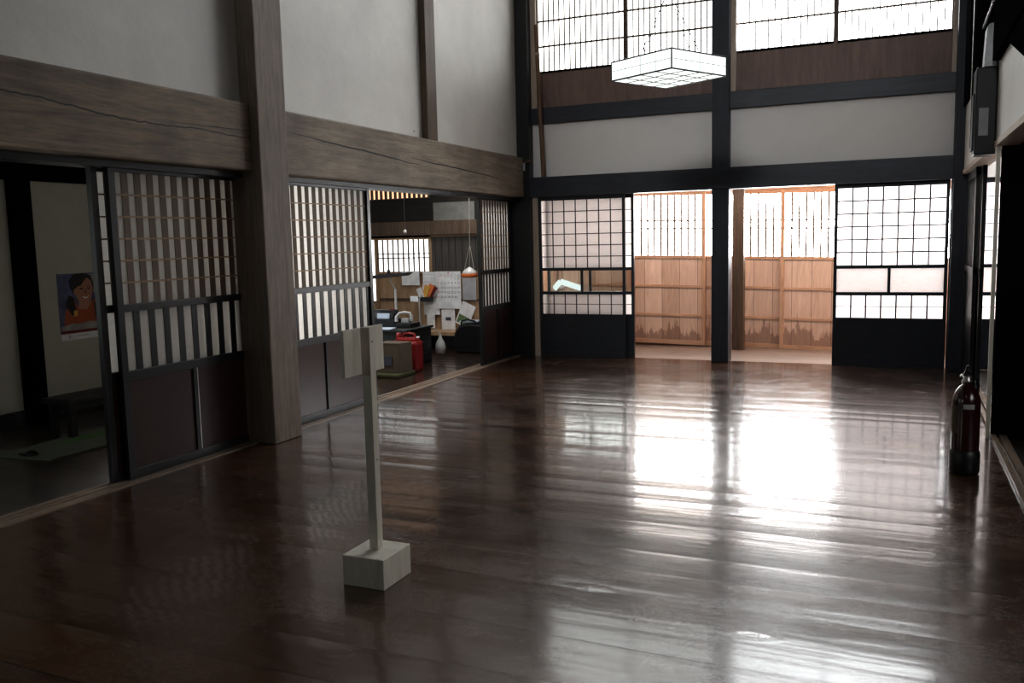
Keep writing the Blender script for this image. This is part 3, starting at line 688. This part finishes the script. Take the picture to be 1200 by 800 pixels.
# red jerry can, carton, cushion in front of desk
t = thing('jerry_can', (-4.37, 7.40, 0), 'red plastic jerry can standing on the office floor', 'jerry can')
MB().box(-4.53, -4.235, 7.33, 7.50, -.004, .295).build('body', 'red', t, .03, 4)
b = MB().prism([(-4.49, 7.36, .28), (-4.25, 7.36, .28), (-4.27, 7.36, .325), (-4.46, 7.36, .325)], (0, .11, 0)).build('shoulder', 'red', t, .012)
MB().tube([(-4.42, 7.415, .315), (-4.41, 7.415, .36), (-4.35, 7.415, .368), (-4.29, 7.415, .36), (-4.28, 7.415, .315)], .012, 10).build('handle', 'red', t)
MB().lathe([(0, .045), (.024, .045), (.026, 0), (.026, -.01)], (-4.468, 7.415, .325), 16).build('cap', 'red', t)
tag(MB().lathe([(0, .012), (.016, .012), (.018, 0)], (-4.25, 7.415, .325), 14).build('small_cap', 'whitep', t), 'pale small cap', None)
t = thing('zabuton', (-4.40, 7.10, 0), 'olive flat floor cushion under the brown carton', 'cushion')
MB().box(-4.66, -4.20, 6.93, 7.27, -.004, .032).build('cushion_body', 'olive', t, .012, 3)
t = thing('carton', (-4.36, 7.12, .03), 'dull brown carton in front of the red jerry can', 'box')
MB().box(-4.50, -4.225, 7.02, 7.25, .033, .31).build('body', 'card', t, .003)
MB().box(-4.50, -4.225, 7.018, 7.10, .3105, .314).build('flap', 'card', t)
MB().box(-4.43, -4.31, 7.014, 7.0195, .10, .19).build('printed_square', 'ink', t)
# black bag and sheet on top
t = thing('black_bag', (-4.40, 8.9, 0), 'bulky black bag on the office floor beside the far lattice door', 'bag')
prof = []
bg = MB()
pts = [(-4.56, -.004), (-4.58, .12), (-4.56, .24), (-4.50, .31), (-4.40, .335), (-4.24, .33), (-4.16, .28), (-4.13, .12), (-4.15, -.004)]
bg.prism([(x, 8.78, z) for x, z in pts], (0, .20, 0)).build('body', 'black', t, .03, 3)
MB().tube([(-4.48, 8.80, .30), (-4.46, 8.78, .36), (-4.38, 8.77, .375), (-4.30, 8.78, .36), (-4.28, 8.80, .31)], .010, 8).build('handle', 'black', t)
t = thing('folded_towel', (-4.38, 8.9, .335), 'pale blue folded sheet lying on top of the black bag', 'cloth')
MB().prism([(-4.50, 8.80, .337), (-4.27, 8.80, .337), (-4.27, 8.96, .337), (-4.48, 8.96, .337)], (0, 0, .022)).build('towel_body', 'lightblue', t, .004)
t = thing('plastic_bag', (-4.40, 8.2, .2), 'small whitish plastic bag hanging at the desk corner', 'bag')
MB().lathe([(.004, .235), (.012, .20), (.022, .17), (.045, .13), (.058, .07), (.055, .03), (.035, .002), (0, 0)], (-4.405, 8.16, .06), 16).build('bag_body', 'bag', t)
MB().tube([(-4.41, 8.16, .28), (-4.44, 8.14, .31), (-4.452, 8.115, .34)], .004, 6).build('bag_handle', 'bag', t)
# papers on the wall
def wallpaper(name, label, x0, x1, z0, z1, mat='white', ang=0, dy=.004, cat='paper', group=None):
    t = thing(name, ((x0+x1)/2, YW-dy, z0), label, cat, group)
    c = Vector(((x0+x1)/2, YW-dy, (z0+z1)/2)); u = Vector((math.cos(ang), 0, math.sin(ang))); w = Vector((-math.sin(ang), 0, math.cos(ang)))
    MB().obox(c, u*(x1-x0)/2, Vector((0, .0012, 0)), w*(z1-z0)/2).build('sheet', mat, t)
    return t, c, u, w
wallpaper('notice_sheet', 'blank white sheet pinned left of the calendars', -5.50, -5.255, .735, .905, dy=.045)
t, c, u, w = wallpaper('calendar', 'large white wall calendar with red and black dates', -5.025, -4.695, .455, .90, dy=.052)
bk = MB(); rd = MB(); yy = c.y-.0016
days = [(k, r_, q) for k, r_, q in []]
n = 1
for row in range(5):
    for colm in range(7):
        if row == 0 and colm < 4: continue
        if n > 30: break
        x = -4.998+.046*colm; z = .815-.055*row
        put_text(rd if (colm == 0 or n in (10,)) else bk, str(n), .034, (x, yy, z), (1, 0, 0), (0, 0, 1)); n += 1
for k, dname in enumerate('SMTWTFS'):
    put_text(rd if k == 0 else bk, dname, .020, (-4.998+.046*k, yy, .855), (1, 0, 0), (0, 0, 1))
put_text(rd, '4', .045, (-4.86, yy, .882), (1, 0, 0), (0, 0, 1))
bk.build('black_date_lettering', 'ink', t); rd.build('red_date_lettering', 'inkred', t)
MB().box(-5.025, -4.695, yy-.0002, c.y-.0013, .842, .844).build('rule_line', 'inkred', t)
t, c, u, w = wallpaper('small_calendar', 'narrower pale calendar tucked behind the large calendar', -5.21, -4.99, .38, .895, dy=.040)
m = MB()
for i in range(4):
    for j in range(8): m.box(-5.195+.045*i, -5.17+.045*i, c.y-.003, c.y-.0014, .86-.045*j, .868-.045*j)
m.build('date_markings', 'lightblue', t)
wallpaper('hanging_note', 'white note strip hanging below the booklet holder', -5.165, -5.055, .22, .50, dy=.055)
wallpaper('hanging_note', 'second narrow note just below the booklet holder', -5.15, -5.07, .30, .54, dy=.062)
t, c, u, w = wallpaper('leaflet', 'upright white leaflet with a dark square on the shelf', -4.955, -4.775, .208, .448, dy=.07)
MB().box(-4.90, -4.83, c.y-.003, c.y-.0014, .315, .355).build('printed_square', 'ink', t)
t, c, u, w = wallpaper('tilted_leaflet', 'tilted leaflet with a green picture beside the shelf corner', -4.72, -4.54, .25, .53, ang=-.42, dy=.085)
MB().obox(c-w*.07+Vector((0, -.002, 0)), u*.075, Vector((0, .0005, 0)), w*.05).build('green_picture', 'green_pic', t)
wallpaper('wall_sheet', 'greyish sheet behind the hanging orange net', -4.68, -4.50, .56, .86, 'grey_white', dy=.036)
# booklet holder
t = thing('booklet_holder', (-5.13, 9.2, .52), 'wall holder stuffed with colourful booklets left of the calendar', 'holder')
MB().prism([(-5.22, 9.14, .545), (-5.06, 9.14, .545), (-5.04, 9.14, .60), (-5.235, 9.14, .60)], (0, .07, 0)).build('pocket', 'black', t)
for k, (cx, an, mt, ln) in enumerate([(-5.17, .35, 'white', .15), (-5.14, -.35, 'yellow', .19), (-5.115, -.5, 'orange', .22), (-5.15, -.1, 'pink', .2), (-5.09, -.6, 'posterred', .20), (-5.19, .5, 'lightblue', .13)]):
    u = Vector((math.cos(an), 0, math.sin(an))); w = Vector((-math.sin(an), 0, math.cos(an)))
    MB().obox(Vector((cx, 9.145+.011*k, .60))+w*ln*.25, u*.035, Vector((0, .003, 0)), w*ln*.5).build('booklet', mt, t)
# hanging net bag
t = thing('hanging_bag', (-4.26, 8.6, .87), 'clear bag with an orange packet hung on strings', 'bag')
hx = -4.255
MB().lathe([(.003, .10), (.03, .085), (.07, .055), (.085, .02), (.075, -.002), (0, -.004)], (hx, 8.6, .872), 18).build('clear_bag', 'bag', t)
MB().lathe([(.0855, .03), (.092, .012), (.085, -.012), (.05, -.018), (0, -.018)], (hx, 8.6, .872), 18).build('orange_packet', 'orange', t)
MB().tube([(hx-.07, 8.6, .91), (-4.245, 8.6, 1.20), (-4.235, 8.6, 1.72)], .0035, 6).tube([(hx+.06, 8.6, .91), (-4.24, 8.6, 1.20)], .0035, 6).tube([(hx, 8.6, .97), (-4.24, 8.6, 1.20)], .0035, 6).tube([(-4.235, 8.6, 1.72), (-4.235, 8.6, 2.60)], .003, 6).build('string', 'lens', t)
# pull cord bulb in the office
t = thing('pendant_bulb', (-4.95, 8.4, 1.35), 'small bare bulb hanging on a cord in the office', 'bulb')
MB().lathe([(0, -.022), (.014, -.018), (.02, -.004), (.016, .012), (.008, .024), (0, .024)], (-4.93, 8.4, 1.37), 14).build('bulb', 'whitep', t)
MB().tube([(-4.93, 8.4, 1.394), (-4.93, 8.4, 2.6)], .0025, 6).build('cord', 'cord', t)
# ------------------------------------------------------------------ objects in the hall
# sign stand
t = thing('sign_stand', (-1.75, 2.69, 0), 'grey wooden sign stand on a square block, seen from behind', 'sign stand')
MB().box(-1.838, -1.662, 2.592, 2.784, .0, .115).build('base_block', 'sign', t, .003)
MB().box(-1.775, -1.738, 2.680, 2.716, .1155, .948).build('post', 'sign', t, .0015)
MB().box(-1.788, -1.7755, 2.572, 2.832, .776, .946).build('sign_board', 'sign', t, .001)
for z in (.895, .455): MB().tube([(-1.7385, 2.698, z), (-1.7365, 2.698, z)], .0028, 10).build('screw', 'black', t)
# fire extinguisher
ex, ey = .355, 4.98
t = thing('fire_extinguisher', (ex, ey, 0), 'dark red fire extinguisher standing by the right sill', 'fire extinguisher')
MB().lathe([(0, .002), (.064, .002), (.072, .012), (.073, .11), (.069, .118), (.067, .125)], (ex, ey, 0), 32).build('base_skirt', 'black', t)
MB().lathe([(.064, .10), (.0665, .14), (.0665, .37), (.063, .40), (.052, .430), (.034, .452), (.022, .462), (.020, .475), (0, .475)], (ex, ey, 0), 36).build('cylinder_body', 'extred', t)
MB().lathe([(.0, .475), (.024, .475), (.026, .482), (.020, .492), (.020, .508), (.012, .512), (0, .512)], (ex, ey, 0), 20).build('valve', 'steel', t)
MB().prism([(ex-.022, ey-.012, .508), (ex+.012, ey-.012, .512), (ex+.020, ey-.012, .530), (ex+.004, ey-.012, .545), (ex+.008, ey-.012, .562), (ex-.004, ey-.012, .562), (ex-.010, ey-.012, .535)], (0, .02, 0)).build('lever', 'black', t, .002)
MB().tube([(ex+.02, ey+.005, .498), (ex+.045, ey+.03, .488), (ex+.055, ey+.058, .45), (ex+.050, ey+.065, .36), (ex+.048, ey+.065, .25), (ex+.046, ey+.066, .16)], .009, 10).build('hose', 'black', t)
MB().tube([(ex-.030, ey-.02, .515), (ex-.018, ey-.02, .5)], .008, 10).build('gauge', 'steel', t)
def patch(a0, a1, z0, z1, nm, mt):
    V = []; n = 10
    for z in (z0, z1):
        for i in range(n+1):
            a = a0+(a1-a0)*i/n; V.append((ex+.0672*math.cos(a), ey+.0672*math.sin(a), z))
    MB().add(V, [(i, i+1, n+2+i, n+1+i) for i in range(n)], True).build(nm, mt, t)
patch(-PI/2-.25, -PI/2+.55, .345, .370, 'white_label', 'grey_white')
patch(PI+.15, PI+.95, .22, .36, 'instruction_label', 'card')
# pendant lamp
z0, hgt = 2.35, .128
N0 = Vector((-1.376, 5.858, z0)); ur = Vector((.268, .492, 0)); ul = Vector((-.492, .268, 0))
ctr = N0+(ur+ul)*.5
t = thing('paper_pendant_lamp', (ctr.x, ctr.y, z0), 'glowing square paper ceiling lamp hung on chains', 'lamp')
sh_ = MB()
P = [N0, N0+ur, N0+ur+ul, N0+ul]; up = Vector((0, 0, hgt))
for i in range(4): a, b = P[i], P[(i+1) % 4]; sh_.quad(a, b, b+up, a+up)
sh_.quad(*P[::-1])
sh_.build('paper_shade', 'lamp_strip_glow', t)
fr = MB()
for i in range(4):
    a, b = P[i], P[(i+1) % 4]
    fr.tube([a, b], .0055, 6); fr.tube([a+up, b+up], .0055, 6); fr.tube([a, a+up], .0055, 6)
fr.build('frame', 'lacq', t)
ri = MB()
nout = {0: -ul.normalized(), 1: ur.normalized(), 2: ul.normalized(), 3: -ur.normalized()}
for i in range(4):
    a, b = P[i], P[(i+1) % 4]; o = nout[i]*.002
    for k in range(1, 4): q = a.lerp(b, k/4)+o; ri.tube([q, q+up], .0016, 5)
    ri.tube([a+up*.5+o, b+up*.5+o], .0016, 5)
dn = Vector((0, 0, -.002))
for k in range(1, 4):
    ri.tube([N0+ur*k/4+dn, N0+ur*k/4+ul+dn], .0026, 5); ri.tube([N0+ul*k/4+dn, N0+ul*k/4+ur+dn], .0026, 5)
ri.build('lattice_ribs', 'lath', t)
hook = Vector((ctr.x, ctr.y, 2.95))
for s in (ul*.5, -ul*.5, ur*.5, -ur*.5):
    a = ctr+s+up; ch = MB(); L = (hook-a).length; nn = int(L/.03)
    for k in range(nn):
        if k % 2 == 0: ch.tube([a.lerp(hook, k/nn), a.lerp(hook, (k+1.15)/nn)], .0022, 6)
        else: ch.tube([a.lerp(hook, k/nn), a.lerp(hook, (k+1.15)/nn)], .0038, 6)
    ch.build('chain', 'gunmetal', t)
MB().tube([hook, (ctr.x, ctr.y, ZC)], .005, 8).build('cord', 'cord', t)
# leaning pole
t = thing('wooden_pole', (-3.44, 8.70, 1.90), 'amber wooden pole leaning in the far left corner on the beam', 'pole')
MB().tube([(-3.405, 8.701, 1.901), (-3.462, 8.701, 3.45)], [.024, .022], 12).build('shaft', 'pole', t)
MB().tube([(-3.452, 8.701, 3.15), (-3.452, 8.701, 3.17)], .027, 12).build('tie', 'lens', t)
# small wooden peg at the corner
t = thing('wall_peg', (-3.52, 8.64, 2.06), 'short wooden peg with a pale tag on the corner post', 'peg')
MB().tube([(-3.60, 8.655, 2.055), (-3.50, 8.58, 2.065)], .012, 10).build('shaft', 'pole', t)
MB().box(-3.60, -3.58, 8.61, 8.62, 1.97, 2.05).build('tag', 'grey_white', t)
# ------------------------------------------------------------------ light
def area(name, loc, rot, sx, sy, e, col=(1, 1, 1)):
    l = bpy.data.lights.new(name, 'AREA'); l.shape = 'RECTANGLE'; l.size = sx; l.size_y = sy; l.energy = e; l.color = col
    o = bpy.data.objects.new(name, l); COL.objects.link(o); o.location = loc; o.rotation_euler = rot; return o
area('rear_fill', (-.9, -2.4, 4.6), (math.radians(80), 0, math.radians(4)), 1.6, 1.0, 15, (.95, .98, 1)).data.spread = math.radians(44)  # added narrow fill aimed at the far plaster bands
area('corridor_daylight', (-4.8, -2.2, 1.5), (math.radians(90), 0, 0), 1.4, 1.2, 17, (.9, 1, .92))
area('door_paper_fill', (-4.6, 4.74, 1.2), (0, math.radians(-90), 0), 1.7, 1.25, 24, (1, .98, .955))  # added lamp hidden behind the lattice doors, brightens their paper
area('office_fill', (-5.4, 6.5, 2.3), (math.radians(-35), 0, 0), 2.2, 1.0, 75, (.96, .98, 1))  # added fill lamp, brightens the office beyond its window glow
area('far_door_fill', (-4.2, 8.3, 2.3), (0, math.radians(-18), 0), .4, 1.0, 28, (1, .98, .96))  # added out of view above the opening to brighten the far door
area('side_daylight', (1.15, 7.6, 2.3), (0, 0, 0), .7, 1.4, 24, (1, 1, 1))
area('veranda_fill', (-1.2, 9.12, 1.785), (math.radians(35), 0, 0), 5.0, .25, 40, (1, .96, .9))  # added lamp hidden by the lintel, lights the outer door boards
area('right_room_fill', (2.9, 2.2, 1.9), (0, math.radians(84), 0), 1.4, 2.2, 52, (1, .98, .95))  # added unseen fill from the right for the sign stand
w = bpy.data.worlds.new('sky'); scene.world = w; w.use_nodes = True
bgn = w.node_tree.nodes.get('Background'); bgn.inputs[0].default_value = (.75, .85, 1, 1); bgn.inputs[1].default_value = 1.0
# ------------------------------------------------------------------ camera
yaw, pit, rol, F = -.41291331, -.11520096, -.0231661, 1025.418
cy, sy, cp, sp, cr, sr = math.cos(yaw), math.sin(yaw), math.cos(pit), math.sin(pit), math.cos(rol), math.sin(rol)
f = Vector((sy*cp, cy*cp, sp)); r0 = Vector((cy, -sy, 0)); u0 = r0.cross(f)
rr = cr*r0+sr*u0; uu = -sr*r0+cr*u0
cam = bpy.data.cameras.new('camera'); co = bpy.data.objects.new('camera', cam); COL.objects.link(co)
cam.sensor_width = 36; cam.lens = F*36/1200; cam.clip_start = .05
M = Matrix(((rr.x, uu.x, -f.x, 0), (rr.y, uu.y, -f.y, 0), (rr.z, uu.z, -f.z, 1.25), (0, 0, 0, 1)))
co.matrix_world = M
scene.camera = co
# ------------------------------------------------------------------ look
scene.view_settings.view_transform = 'Standard'; scene.view_settings.look = 'None'
scene.view_settings.exposure = 0; scene.view_settings.gamma = .84
scene.cycles.use_denoising = True
scene.cycles.max_bounces = 10; scene.cycles.diffuse_bounces = 6; scene.cycles.glossy_bounces = 4; scene.cycles.transmission_bounces = 6; scene.cycles.transparent_max_bounces = 12
scene.cycles.sample_clamp_indirect = 6
scene.cycles.caustics_reflective = False; scene.cycles.caustics_refractive = False
